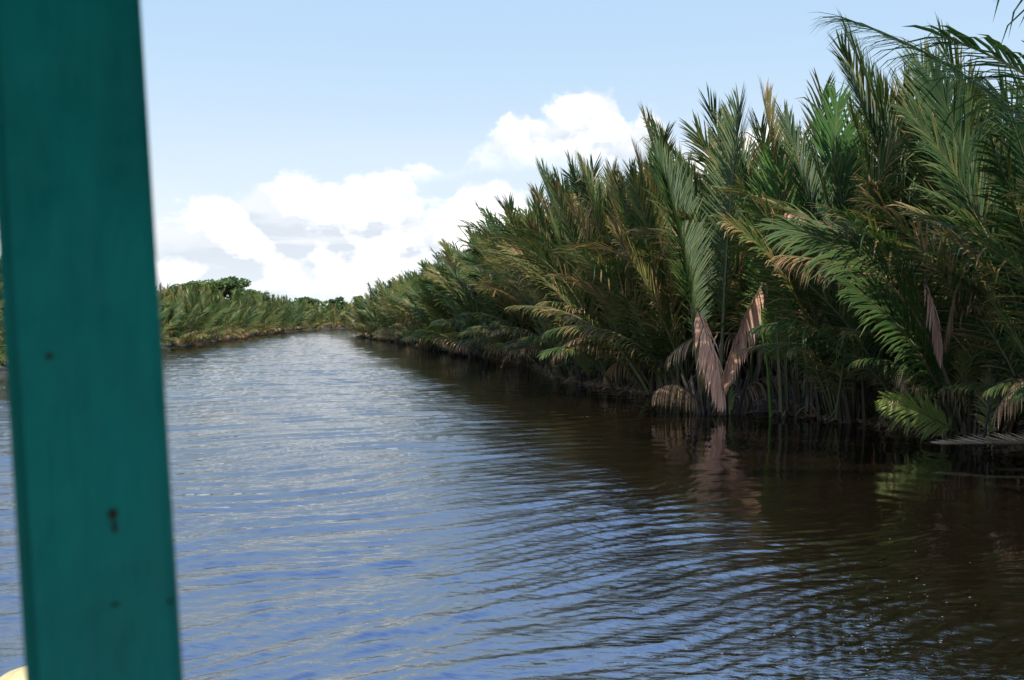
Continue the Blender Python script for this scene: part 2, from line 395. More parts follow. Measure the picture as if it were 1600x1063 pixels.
def stub_mesh(n, seed):
    r = random.Random(seed); mb = MB()
    for k in range(n):
        a = r.uniform(0, 2*pi); d = .65*math.sqrt(r.random()); b = Vector((sin(a)*d, cos(a)*d, -.25)); l = r.uniform(.35, 1.5)
        lean = Vector((sin(a)*r.uniform(0, .4), cos(a)*r.uniform(0, .4), 1)); lean.normalize(); w = r.uniform(.025, .06)
        t = r.uniform(.05, .8)
        mb.tube([b, b+lean*l*.5, b+lean*l], [w*1.4, w, w*r.uniform(.3, .9)], 5, tone=t)
    # curled dry leaflets caught between the stubs
    for k in range(n*3):
        a = r.uniform(0, 2*pi); d = r.uniform(.2, .9); p = Vector((sin(a)*d, cos(a)*d, r.uniform(.1, 1.3))); q = Vector((sin(a+r.gauss(0, .8)), cos(a+r.gauss(0, .8)), r.uniform(-.4, .6)))
        w = Vector((cos(a), -sin(a), 0))*.018; l = r.uniform(.25, .7); t = r.uniform(.3, 1); vs = []
        for i in range(4):
            vs += [p-w*(1-i/4), p+w*(1-i/4)]; q = (q+Vector((0, 0, -.55))).normalized(); p = p+q*l/3
        mb.add(vs, [(0,1,3,2),(2,3,5,4),(4,5,7,6)], t)
    return mb.mesh('stalk_stubs', [M_STUB])
STUBS = [stub_mesh(rnd.randint(16, 26), 50+k) for k in range(5)]

def put(name, me, parent, loc=(0,0,0), rz=0, s=1.0, tilt=0):
    o = link(name, me, parent); o.location = loc; o.rotation_euler = (tilt, 0, rz); o.scale = (s, s, s); return o
def bias_az(r, river, k):
    """azimuth for a frond: mostly spread round the clump, k = share leaning towards the open river"""
    return (river+r.gauss(0, .75)) if r.random() < k else r.uniform(-pi, pi)
def near_palm(x, y, river, h=1.0, front=True, seed=0, rows=0):
    r = random.Random(seed); t = empty('nipa_palm', (x, y, .12))
    nu, nm = (r.randint(4, 6), r.randint(4, 6))
    for k in range(nu):
        a = bias_az(r, river, .3); put('frond', r.choice(UP), t, (r.gauss(0, .22), r.gauss(0, .22), 0), -a, h*r.uniform(.82, 1.07))
    for k in range(nm):
        a = bias_az(r, river, .55); put('frond', r.choice(MID), t, (r.gauss(0, .25), r.gauss(0, .25), 0), -a, h*r.uniform(.72, 1.0))
    if front:
        for k in range(r.randint(2, 4)): put('frond', r.choice(LOW), t, (r.gauss(0, .25), r.gauss(0, .25), 0), -(river+r.gauss(0, 1.1)), h*r.uniform(.35, .95))
        for k in range(r.randint(3, 5)): put('frond', r.choice(YOUNG if r.random() < .6 else LOW), t, (.45*sin(river)+r.gauss(0, .4), .45*cos(river)+r.gauss(0, .4), 0), -(river+r.gauss(0, 1.1)), r.uniform(.4, .85))
        for k in range(r.choice((0, 0, 1))): put('dead_frond', r.choice(DEADM), t, (r.gauss(0, .25), r.gauss(0, .25), 0), -(river+r.gauss(0, 1.0)), h*r.uniform(.55, .9))
        for k in range(r.choice((0, 0, 1, 1, 2))): put('dead_frond', r.choice(HANG), t, (r.gauss(0, .35), r.gauss(0, .35), r.uniform(-.2, .3)), -(river+r.gauss(0, 1.3)), r.uniform(.25, .65))
        put('stalk_stubs', r.choice(STUBS), t, (0, 0, 0), r.uniform(0, 6), r.uniform(.8, 1.15))
    elif r.random() < .6:
        put('dead_frond', r.choice(DEADM), t, (0, 0, 0), -(river+r.gauss(0, 1.0)), h*r.uniform(.7, 1.0))
    return t
# whole-crown meshes for the palms further off
def crown_mesh(seed, q=1.0, wd=1.0, br=1.0, tj=0.0, dead=.5):
    r = random.Random(seed); mb = MB()
    for k in range(5): frond(mb, r, r.uniform(6.4, 8.2), R(r.uniform(2, 9)), R(r.uniform(14, 40)), r.uniform(-1.3, 1.3), Vector((r.gauss(0,.25), r.gauss(0,.25), 0)), r.uniform(-pi, pi),
                             int(44*q), r.uniform(1.1, 1.4), .2, .2, r.choice((.02, .08, .25))*br, .25, .08, .095*wd, fold=False, segs=2, tone0=r.uniform(.0, .48+tj))
    for k in range(6): frond(mb, r, r.uniform(5.6, 7.4), R(r.uniform(10, 25)), R(r.uniform(48, 85)), r.uniform(-1, 1), Vector((r.gauss(0,.25), r.gauss(0,.25), 0)), (-pi/2+r.gauss(0, 1.0)) if r.random() < .6 else r.uniform(-pi, pi),
                             int(42*q), r.uniform(1.0, 1.3), .16, .4, r.choice((.03, .1, .3))*br, .25, .12, .09*wd, fold=False, segs=2, tone0=r.uniform(.0, .52+tj))
    for k in range(6): frond(mb, r, r.uniform(2.6, 5.2), R(r.uniform(28, 60)), R(r.uniform(85, 118)), r.uniform(-.6, .6), Vector((r.gauss(0,.3), r.gauss(0,.3), 0)), -pi/2+r.gauss(0, 1.2),
                             32, r.uniform(.8, 1.0), .12, .8, r.choice((.05, .2)), .2, .15, .09, fold=False, segs=2, tone0=r.uniform(.1, .5))
    a = mb.mesh('crown', LM)
    mb = MB()
    for k in range(2): frond(mb, r, r.uniform(2, 3.4), R(r.uniform(10, 60)), R(r.uniform(70, 130)), r.uniform(-.5, .5), Vector((r.gauss(0,.3), r.gauss(0,.3), 0)), -pi/2+r.gauss(0, 1.2),
                             26, .8, .2, 1.8, .3, -.1, .25, .06, fold=False, segs=2, power=1.1, tone0=dead)
    return a, mb.mesh('dead_fronds', DM)
CROWNS = [crown_mesh(100+k, 1.0, 1.1) for k in range(7)]
CROWNS_FAR = [crown_mesh(200+k, .66, 1.5, .5, -.10, 0) for k in range(7)]
def far_palm(x, y, river, h, seed, kinds=None):
    r = random.Random(seed); t = empty('nipa_palm', (x, y, .15)); a, d = r.choice(kinds or CROWNS)
    rz = -(river+pi/2)+r.gauss(0, .5)
    put('crown', a, t, rz=rz, s=h); put('dead_fronds', d, t, rz=rz+r.gauss(0, .5), s=h)
    if r.random() < .5 and not kinds: put('stalk_stubs', r.choice(STUBS), t, rz=r.uniform(0, 6))
    return t

def walk(line, side, y0, y1, step, off, jit, r):
    """points along a bank, off metres inland, with the azimuth that looks out over the river"""
    L = dense(line, .25); acc = 0; out = []; nxt = 0
    for i in range(1, len(L)-1):
        acc += (L[i]-L[i-1]).length
        if not (y0 <= L[i].y <= y1): continue
        if acc < nxt: continue
        nxt = acc+step*r.uniform(.8, 1.2)
        t = (L[i+3 if i+3 < len(L) else -1]-L[i-3 if i > 3 else 0]).normalized(); nr = Vector((t.y, -t.x))*side
        p = L[i]+nr*(off+r.gauss(0, jit)); out.append((p.x, p.y, math.atan2(-nr.x, -nr.y)))
    return out
SKY = [(-400,395),(0,415),(250,440),(340,449),(450,461),(560,468),(575,455),(600,432),(640,424),(680,398),(700,378),(740,352),(790,328),(830,300),(850,288),(900,246),
       (960,222),(1000,210),(1050,190),(1090,158),(1140,142),(1190,168),(1240,160),(1300,165),(1345,185),(1385,150),(1420,72),(1500,28),(1560,60),(1600,20),(1700,0),(2400,-60)]
def tall(x, y, nat, r, lo=.86):
    """size factor of a palm: its crown height where it stands, from the skyline surveyed in the photograph"""
    px = 800+x/max(y, 4)*FPX
    for (a, p), (b, q) in zip(SKY, SKY[1:]):
        if a <= px <= b: sy = p+(q-p)*(px-a)/(b-a); break
    else: sy = SKY[-1][1] if px > 0 else SKY[0][1]
    H = (497-sy)/FPX*max(y, 9)+CAM_H
    return max(.5, min(1.12, H/nat))*r.uniform(lo, 1.0)
palms = []
r0 = random.Random(11)
for k, (off, front, hh) in enumerate(((.5, True, .93), (2.4, False, 1.0), (4.6, False, 1.06), (7.2, False, 1.08))):
    for (x, y, az) in walk(RB, 1, 9.5, 47, 1.7 if front else 2.3, off, .3, r0):
        if k == 3 and y > 36: continue
        if k == 0 and 1075 < 800+x/y*FPX < 1310: continue
        mid = 1120 < 800+x/y*FPX < 1370
        palms.append((near_palm(x, y, az, tall(x, y, 8.35 if mid else 8.8, r0, .94 if mid else .88), front, r0.randint(0, 99999)), 'near', k))
for k, (off, st, hh) in enumerate(((.1, 2.5, .96), (3.2, 3.0, 1.04), (6.5, 3.6, 1.1))):
    for (x, y, az) in walk(RB, 1, 47, 127, st, off, .5, r0):
        palms.append((far_palm(x, y, az, tall(x, y, 8.3, r0), r0.randint(0, 99999)), 'mid', k))
for k, (off, st, hh) in enumerate(((-.1, 2.9, .66), (4.0, 4.0, .74))):
    for (x, y, az) in walk(LB, -1, 28, 150, st, off, .5, r0):
        palms.append((far_palm(x, y, az, tall(x, y, 7.9, r0, .72), r0.randint(0, 99999), CROWNS_FAR), 'left', k))
for k, (off, st, hh) in enumerate(((1, 4.2, .72), (5, 5.0, .80))):
    for (x, y, az) in walk(LB, -1, 150, 245, st, off, .6, r0):
        if x < 30: palms.append((far_palm(x, y, az, hh*r0.uniform(.8, 1.1), r0.randint(0, 99999), CROWNS_FAR), 'far', k))
print('PALMS', len(palms), {z: sum(1 for p in palms if p[1] == z) for z in ('near', 'mid', 'left', 'far')})
LBL = {('near', 0): 'nipa palm at the water edge beyond the right edge of the view',
       ('near', 1): 'tall nipa palm standing behind the waterside palms of the near right bank',
       ('near', 2): 'tall nipa palm deep inside the thicket of the near right bank',
       ('near', 3): 'tall nipa palm at the very back of the near right thicket',
       ('mid', 0): 'olive nipa palm leaning over the water farther along the right bank',
       ('mid', 1): 'olive nipa palm in the second rank farther along the right bank',
       ('mid', 2): 'brown tipped nipa palm topping the skyline farther along the right bank',
       ('left', 0): 'low yellow-green nipa palm at the water edge of the left bank',
       ('left', 1): 'low nipa palm behind the waterside palms of the left bank',
       ('far', 0): 'small distant nipa palm on the bank beyond the river bend',
       ('far', 1): 'small distant nipa palm behind the waterside palms beyond the river bend'}
GRP = {'near': 'nipa palms of the near right bank', 'mid': 'nipa palms farther along the right bank', 'left': 'nipa palms on the left bank', 'far': 'nipa palms beyond the river bend'}
# the waterside palms near the viewer are told apart by counting from the V of dead fronds
ORD = ['first', 'second', 'third', 'fourth', 'fifth', 'sixth', 'seventh', 'eighth', 'ninth', 'tenth', 'eleventh', 'twelfth', 'thirteenth', 'fourteenth']
fr = sorted([(800+o.location.x/o.location.y*FPX, o) for o, z, k in palms if z == 'near' and k == 0], key=lambda q: q[0])
own = {}
for i, (px, o) in enumerate(reversed([q for q in fr if q[0] < 1126])): own[o.name] = '%s green nipa palm along the waterline left of the V of pinkish dead fronds' % (ORD+['%dth' % n for n in range(15, 40)])[i]
for i, (px, o) in enumerate([q for q in fr if 1126 <= q[0] < 1680]): own[o.name] = '%s big nipa palm along the waterline right of the fresh green upright fronds' % ORD[i]
print('NEAR', [round(q[0]) for q in fr])
for o, z, k in palms:
    if o.name in own: tag(o, own[o.name], 'palm', 'waterside nipa palms of the near right bank'); continue
    tag(o, LBL[(z, k)], 'palm', GRP[z]+', %s from the water' % ('first row', 'second row', 'third row', 'fourth row')[k])

# ------------------------------------------------------------------ single palms and fronds that stand out in the photograph
def wp(px, depth, z=.15):
    p = at(px, 500, depth); p.z = z; return p
def named_palm(px, depth, label, fronds, stubs=True):
    p = wp(px, depth, .12); t = empty('nipa_palm', p); tag(t, label, 'palm')
    for k, (nm, mats, kw) in enumerate(fronds):
        mb = MB(); frond(mb, random.Random(int(px)*10+k), **kw); link(nm, mb.mesh(nm, mats), t)
    if stubs: put('stalk_stubs', STUBS[int(px) % 5], t, rz=px, s=.9)
    return t
V3 = Vector; W = -pi/2; E = pi/2
PK = [M_PINK, M_STUB]; FR = [M_FRESH, M_RACH]
def hang(px, py, px2, py2, d, **kw):
    """a limp frond hanging from one point of the bank growth to another, both surveyed from the photograph"""
    a, b = at(px, py, d), at(px2, py2, d-.15); q = (b-a); L = q.length; q.normalize()
    th = math.acos(q.z); az = math.atan2(q.x, q.y)
    k = dict(L=L, th0=th-.12, th1=th+.08, az=az, base=a, roll=-az, pairs=46, leaf=.9, pet=.04, droop=.5, vee=.1, brown=.2, ragged=.05, wid=.045, thick=.022, tone0=.5)
    k.update(kw); return k
def rel(kw, px, depth): kw['base'] = kw['base']-wp(px, depth, .12); return kw
class Stalk:
    def __init__(s, *p, r=(.035, .02), tone=.4): s.p = p; s.r = r; s.tone = tone
def named_palm(px, depth, label, fronds, stubs=True):
    p = wp(px, depth, .12); t = empty('nipa_palm', p); tag(t, label, 'palm')
    for k, (nm, mats, kw) in enumerate(fronds):
        mb = MB()
        if isinstance(kw, Stalk):
            q = [c-p for c in kw.p]; n = len(q)
            pts = []
            for i in range(n-1):
                p0, p1, p2, p3 = [q[max(0, min(n-1, i+e))] for e in (-1, 0, 1, 2)]
                for j in range(5):
                    u = j/5; pts.append(.5*((2*p1)+(-p0+p2)*u+(2*p0-5*p1+4*p2-p3)*u*u+(-p0+3*p1-3*p2+p3)*u**3))
            pts.append(q[-1]); mb.tube(pts, [kw.r[0]+(kw.r[1]-kw.r[0])*i/(len(pts)-1) for i in range(len(pts))], 7, kw.tone)
        else: frond(mb, random.Random(int(px)*10+k), **kw)
        link(nm, mb.mesh(nm, mats), t)
    if stubs: put('stalk_stubs', STUBS[int(px) % 5], t, rz=px, s=.9)
    return t
D1 = 23.3
named_palm(1126, D1, 'nipa palm with two large pinkish brown dead fronds in a V at the water', [
    ('dead_frond', PK, rel(hang(1090, 482, 1124, 618, D1-.8, leaf=.85, pairs=62, ragged=.2, vee=.55, droop=1.3, side=.25), 1126, D1)),
    ('dead_frond', PK, rel(hang(1192, 442, 1134, 592, D1-1.0, leaf=.80, pairs=66, tone0=.3, ragged=.22, vee=.6, droop=1.3, side=-.2), 1126, D1)),
    ('stalk', [M_STUB], Stalk(wp(1100, D1, -.1), at(1086, 540, D1), at(1082, 492, D1-.7), at(1090, 482, D1-.8), tone=.6)),
    ('stalk', [M_STUB], Stalk(wp(1170, D1, -.1), at(1190, 560, D1), at(1198, 460, D1-.9), at(1192, 442, D1-1.0), tone=.4)),
    ('dead_frond', DM, dict(L=1.9, th0=R(35), th1=R(120), az=E+.3, base=V3((.2,-.1,.1)), pairs=26, leaf=.6, pet=.1, droop=3, vee=-.1, ragged=.1, wid=.035, thick=.025)),
    ('dead_frond', DM, dict(L=1.6, th0=R(40), th1=R(130), az=W-.5, base=V3((-.5,-.1,.1)), pairs=26, leaf=.6, pet=.1, droop=3, vee=-.1, ragged=.1, wid=.035, thick=.025)),
    ('frond', LM, dict(L=7.7, th0=R(4), th1=R(16), az=.6, roll=.4, base=V3((.1,.5,0)), pairs=112, leaf=1.4, pet=.3, droop=.1, vee=.5, wid=.046, tone0=.12)),
    ('frond', LM, dict(L=6.5, th0=R(4), th1=R(24), az=W+.7, roll=.25, base=V3((-.3,.4,0)), pairs=108, leaf=1.4, pet=.25, droop=.15, vee=.3, wid=.046, tone0=.3)),
    ('frond', LM, dict(L=5.8, th0=R(5), th1=R(20), az=W+.8, roll=-.2, base=V3((-.4,.3,0)), pairs=98, leaf=1.3, pet=.3, droop=.2, vee=.6, wid=.046, tone0=.22)),
    ('young_shoot', FR, dict(L=1.0, th0=R(3), th1=R(8), az=W, base=V3((.1,-.6,-.1)), pairs=16, leaf=.3, pet=.1, droop=.2, vee=.6, wid=.05, thick=.03, tone0=.7))])
D2 = 22.7
named_palm(1262, D2, 'nipa palm with two broad fresh green upright fronds facing the river', [
    ('frond', FR, dict(L=7.3, th0=R(2), th1=R(7), az=.7, base=V3((.45,0,0)), pairs=128, leaf=1.35, pet=.34, droop=.15, vee=.08, wid=.048, roll=-.7, ragged=.01, tone0=.15)),
    ('frond', FR, dict(L=5.8, th0=R(2), th1=R(6), az=-.7, base=V3((-.5,-.1,0)), pairs=110, leaf=1.3, pet=.3, droop=.15, vee=.08, wid=.048, roll=.6, ragged=.01, tone0=.4)),
    ('frond', FR, dict(L=3.9, th0=R(4), th1=R(16), az=-.3, base=V3((-.7,-.3,0)), pairs=76, leaf=1.0, pet=.3, droop=.3, vee=.1, wid=.045, roll=.2, ragged=.01, tone0=.75)),
    ('frond', FR, dict(L=3.2, th0=R(10), th1=R(42), az=.5, base=V3((-.1,-.3,0)), pairs=64, leaf=.85, pet=.3, droop=.4, vee=.15, wid=.042, roll=-.4, ragged=.02, tone0=.55)),
    ('frond', LM, dict(L=7.5, th0=R(3), th1=R(12), az=W+.5, base=V3((-.1,.3,0)), pairs=108, leaf=1.3, pet=.25, droop=.2, vee=.6, wid=.046, roll=.3, tone0=.55)),
    ('frond', LM, dict(L=4.6, th0=R(12), th1=R(66), az=E-.4, base=V3((.3,-.1,0)), pairs=84, leaf=1.1, pet=.2, droop=.4, vee=.2, wid=.046, roll=-.8, tone0=.2)),
    ('stalk', [M_LIME], Stalk(wp(1206, D2-.3, -.2), at(1199, 570, D2-.3), at(1189, 518, D2-.3), r=(.045, .018), tone=.0))])
named_palm(1010, 30.6, 'nipa palm with a bright yellow-green fan of a frond low by the water', [
    ('frond', FR, dict(L=3.9, th0=R(3), th1=R(34), az=W, base=V3((0,-.3,0)), pairs=68, leaf=1.1, pet=.35, droop=.3, vee=.15, wid=.05, roll=1.5, tone0=.75)),
    ('frond', LM, dict(L=3.3, th0=R(20), th1=R(75), az=W-.4, base=V3((-.2,-.2,0)), pairs=60, leaf=.9, pet=.2, droop=.5, vee=.2, wid=.045, tone0=.3)),
    ('dead_frond', DM, dict(L=2.4, th0=R(25), th1=R(150), az=W-.6, base=V3((.1,-.2,0)), pairs=36, leaf=.7, pet=.2, droop=3, vee=-.1, ragged=.1, wid=.04, thick=.03))])
D4 = 18.2
named_palm(1520, D4, 'nipa palm with limp brown dead frond tips hanging in front of dark green leaves', [
    ('dead_frond', PK, rel(hang(1445, 436, 1466, 550, D4-.4, leaf=.62, pairs=34, droop=1.5, tone0=.4), 1520, D4)),
    ('dead_frond', DM, rel(hang(1504, 426, 1480, 530, D4-.3, leaf=.55, pairs=34, droop=1.0, tone0=.9), 1520, D4)),
    ('stalk', [M_RACH], Stalk(wp(1560, D4, 0), at(1560, 520, D4), at(1510, 445, D4-.2), at(1470, 425, D4-.4), at(1445, 436, D4-.4), tone=.5)),
    ('stalk', [M_RACH], Stalk(wp(1590, D4, 0), at(1585, 520, D4), at(1545, 430, D4-.1), at(1515, 412, D4-.3), at(1504, 426, D4-.3), tone=.7)),
    ('frond', LM, rel(hang(1470, 448, 1216, 408, D4+.8, leaf=.8, pairs=66, droop=1.3, tone0=.80, brown=.3, thick=.04, roll=.2, wid=.05), 1520, D4)),
    ('stalk', [M_RACH], Stalk(wp(1530, D4+.8, 0), at(1520, 560, D4+.8), at(1470, 448, D4+.8), tone=.7, r=(.05, .04))),
    ('dead_frond', PK, rel(hang(1330, 372, 1226, 336, D4+1.2, leaf=.25, pairs=26, droop=2, tone0=.2, thick=.03), 1520, D4)),
    ('frond', LM, dict(L=7.3, th0=R(4), th1=R(18), az=W+1.0, base=V3((.2,.2,0)), pairs=112, leaf=1.5, pet=.25, droop=.1, vee=.2, wid=.048, roll=.6, tone0=.15)),
    ('frond', LM, dict(L=6.9, th0=R(4), th1=R(30), az=W-.2, base=V3((.9,.3,0)), pairs=112, leaf=1.5, pet=.25, droop=.1, vee=.1, wid=.048, roll=1.5, tone0=.2)),
    ('frond', LM, dict(L=5.6, th0=R(16), th1=R(84), az=W-.2, base=V3((-.2,-.1,0)), pairs=94, leaf=1.3, pet=.2, droop=.4, vee=.1, wid=.046, roll=1.1, tone0=.1)),
    ('frond', LM, dict(L=4.0, th0=R(30), th1=R(70), az=W-.5, base=V3((-.3,-.1,0)), pairs=74, leaf=1.0, pet=.2, droop=.3, vee=.1, wid=.046, roll=1.3, tone0=.3)),
    ('frond', FR, rel(hang(1490, 672, 1384, 628, D4-.6, leaf=.55, pairs=50, droop=.4, tone0=.95, wid=.035), 1520, D4))])
named_palm(2000, 12.2, 'dark nipa palm overhanging the top right corner of the view', [
    ('frond', LM, dict(L=9.0, th0=R(12), th1=R(52), az=W+.1, base=V3((0,0,0)), pairs=110, leaf=1.3, pet=.25, droop=.5, vee=.2, wid=.042, roll=.5, tone0=.05)),
    ('frond', LM, dict(L=8.6, th0=R(18), th1=R(66), az=W+.35, base=V3((0,.3,0)), pairs=106, leaf=1.3, pet=.25, droop=.6, vee=.2, wid=.042, roll=.2, tone0=.1)),
    ('frond', LM, dict(L=7.8, th0=R(22), th1=R(80), az=W-.3, base=V3((0,-.3,0)), pairs=100, leaf=1.2, pet=.22, droop=.6, vee=.2, wid=.042, roll=-.3, tone0=.2)),
    ('frond', LM, dict(L=8.4, th0=R(6), th1=R(30), az=E, base=V3((.3,0,0)), pairs=100, leaf=1.3, pet=.22, droop=.3, vee=.2, wid=.042, tone0=.2))])
def tag_single(name, mats, label, cat, fn):
    mb = MB(); fn(mb); o = mb.build(name, mats); tag(o, label, cat); return o
tag_single('dead_stalk', [M_STUB], 'thin dark dead stalk leaning out of the water beside the lowest right fronds', 'stalk',
    lambda mb: mb.tube([wp(1531, 16.0, -.3), at(1534, 700, 16.05), at(1546, 640, 16.2), at(1558, 582, 16.4)], [.024, .022, .018, .010], 7, tone=.1))
tag_single('dead_stalk', [M_STUB], 'pale bent dead stalk sticking up from the bank under the yellow-green fan', 'stalk',
    lambda mb: mb.tube([wp(990, 30, -.2), at(996, 590, 30), at(1000, 560, 30), at(989, 520, 30), at(981, 495, 30)], [.03, .035, .04, .03, .02], 6, tone=1.0))
tag_single('fallen_frond', DM, 'grey dead frond lying flat on the water at the right edge', 'frond',
    lambda mb: frond(mb, random.Random(5), L=2.6, th0=R(89), th1=R(91), az=W, base=at(1720, 700, 15.9)+V3((0,0,.05)), pairs=44, leaf=.5, pet=.05, droop=.0, vee=.5, wid=.035, roll=.0, tone0=.95, thick=.03))
# dry litter of broken leaflets along the near waterline
def litter(line, side, y0, y1, per, seed):
    r = random.Random(seed); mb = MB(); L = dense(line, .3)
    for i in range(2, len(L)-2):
        if not y0 <= L[i].y <= y1: continue
        t = (L[i+1]-L[i-1]).normalized(); nr = V3((t.y, -t.x))*side
        for k in range(per):
            o = r.uniform(-.4, .9); b = L[i]+nr*o+t*r.uniform(-.2, .2)
            p = V3((b.x, b.y, .04+max(0, o)*.18)); a = r.uniform(0, 2*pi); q = V3((sin(a), cos(a), r.uniform(.1, 1.6))).normalized()
            w = q.cross(V3((0, 0, 1))).normalized()*r.uniform(.012, .026); l = r.uniform(.3, 1.1); tn = r.uniform(.3, 1); vs = []
            for j in range(5):
                vs += [p-w*(1.05-j/4), p+w*(1.05-j/4)]; q = (q+V3((0, 0, -.42))).normalized(); p = p+q*l/4; p.z = max(p.z, .02)
            mb.add(vs, [(2*j, 2*j+1, 2*j+3, 2*j+2) for j in range(4)], tn)
    tag(mb.build('leaf_litter', [M_DEAD]), 'dry brown leaf litter along the foot of the palms', 'leaf litter', kind='stuff')
litter(RB, 1, 11, 60, 34, 3)
# flecks of foam drifting on the dark water
r = random.Random(9); mb = MB()
for k in range(220):
    px, py = r.gauss(1330, 130), r.gauss(960, 55)
    if r.random() < .25: px, py = r.uniform(900, 1550), r.uniform(760, 1060)
    if py < 740: continue
    d = FPX*CAM_H/(py-497); p = wp(px, d, .006); s_ = r.uniform(.0012, .0045); e = r.uniform(1, 2.6)
    mb.add([p+V3((s_*e*cos(q*pi/4), s_*sin(q*pi/4), 0)) for q in range(8)], [tuple(range(8))])
tag(mb.build('foam_flecks', [M_FOAM]), 'tiny white foam flecks drifting on the dark water', 'foam', kind='stuff')

# ------------------------------------------------------------------ broadleaf trees and forest behind the left bank
def crown_blob(mb, r, c, rx, rz, n, leaf=.35):
    for k in range(n):
        d = V3((r.gauss(0, 1), r.gauss(0, 1), r.gauss(0, 1))).normalized()*(r.random()**.55)
        p = c+V3((d.x*rx, d.y*rx, d.z*rz)); a = V3((r.gauss(0, 1), r.gauss(0, 1), r.gauss(0, .6))).normalized(); b = a.cross(V3((r.gauss(0,1), r.gauss(0,1), r.gauss(0,1)))).normalized()
        l = leaf*r.uniform(.6, 1.4)
        mb.add([p-a*l, p-b*l*.5, p+a*l, p+b*l*.5], [(0, 1, 2, 3)], max(0, min(1, r.gauss(.45, .2))))
def tree(px, depth, top_py, w, label, seed, group=None):
    r = random.Random(seed); b = wp(px, depth, .4); t = empty('broadleaf_tree', b); tag(t, label, 'tree', group)
    H = (497-top_py)/FPX*depth+CAM_H-.4; mb = MB(); cb = MB()
    mb.tube([V3((0,0,-.3)), V3((.1,0,H*.35)), V3((-.1,.1,H*.7)), V3((.05,0,H*.93))], [.22, .17, .11, .04], 7, .5)
    for k in range(15):
        a = r.uniform(0, 2*pi); z = H*r.uniform(.5, .95); e = V3((sin(a)*w*r.uniform(.25, .5), cos(a)*w*r.uniform(.25, .5), z))
        mb.tube([V3((0,0,z-H*.15)), e*.5+V3((0,0,(z-H*.12)*.5)), e], [.07, .05, .02], 5, .5)
        crown_blob(cb, r, e, w*r.uniform(.18, .30), w*r.uniform(.12, .20), 280, .24)
    crown_blob(cb, r, V3((0,0,H*.9)), w*.2, H*.1, 300, .2)
    mb.build('trunk', [M_STUB], t); cb.build('crown', [M_TREE], t)
tree(364, 150, 432, 4.6, 'round dark broadleaf tree rising highest above the left bank palms', 1)
tree(325, 150, 440, 6.0, 'airy flat topped broadleaf tree just left of the highest round tree', 2)
tree(303, 155, 440, 4.0, 'slim broadleaf tree with a small tuft crown near the green post', 3)
tree(278, 150, 443, 5.5, 'sparse broadleaf tree closest to the green post above the palms', 4)
tree(392, 170, 452, 5.5, 'low broadleaf tree just right of the highest round tree', 5)
tree(484, 230, 465, 4.6, 'small broadleaf tree on the far skyline near the middle of the left bank', 6)
tree(528, 250, 464, 3.5, 'small broadleaf tree on the far skyline left of the river bend', 7)
tree(556, 250, 462, 4.0, 'small broadleaf tree on the far skyline nearest the river bend', 8)
tree(2, 75, 400, 4.5, 'leafy broadleaf tree seen left of the green post', 9)
# tangled undergrowth filling the dark between the palms of the right bank
r = random.Random(31); mb = MB(); L = dense(RB, .8)
for i in range(2, len(L)-2):
    if not 4 <= L[i].y <= 128: continue
    t = (L[i+1]-L[i-1]).normalized(); nr = V3((t.y, -t.x))
    for off, hh in ((5.5, 2.2), (8.5, 3.4), (11, 4.6)):
        b = L[i]+nr*(off+r.gauss(0, .4)); crown_blob(mb, r, V3((b.x, b.y, hh*.45)), 1.1, hh*.5, 60, .34)
tag(mb.build('undergrowth', [M_TREE]), 'dark tangled undergrowth behind the nipa palms of the right bank', 'undergrowth', kind='stuff')
r = random.Random(33); mb = MB(); L = dense(LB, 1.0)
for i in range(2, len(L)-2):
    if not 2 <= L[i].y <= 200 or L[i].x > 20: continue
    t = (L[i+1]-L[i-1]).normalized(); nr = -V3((t.y, -t.x))
    for off, hh in ((3.0, 1.3), (6.5, 2.4), (10, 3.2)):
        b = L[i]+nr*(off+r.gauss(0, .6)); hh *= r.uniform(.7, 1.15); crown_blob(mb, r, V3((b.x, b.y, hh*.45)), 1.5, hh*.5, 60, .38)
tag(mb.build('undergrowth', [M_TREE]), 'low green undergrowth behind the palms of the left bank', 'undergrowth', kind='stuff')
# the wood beyond, too far off to count
r = random.Random(21); mb = MB()
for k in range(420):
    u = k/419; x = -120+u*190+r.gauss(0, 2); y = 262+40*sin(u*3)+r.uniform(0, 26)+max(0, x)*.6
    if x < -45: y = 90+(x+120)*2.3+r.uniform(-6, 10); x -= 0
    h = r.uniform(4.5, 7.6); crown_blob(mb, r, V3((x, y, h*.5)), r.uniform(2, 3.6), h*.5, 170, .7)
tag(mb.build('distant_forest', [M_TREE]), 'low hazy green wood closing the view beyond the river bend', 'forest', kind='stuff')

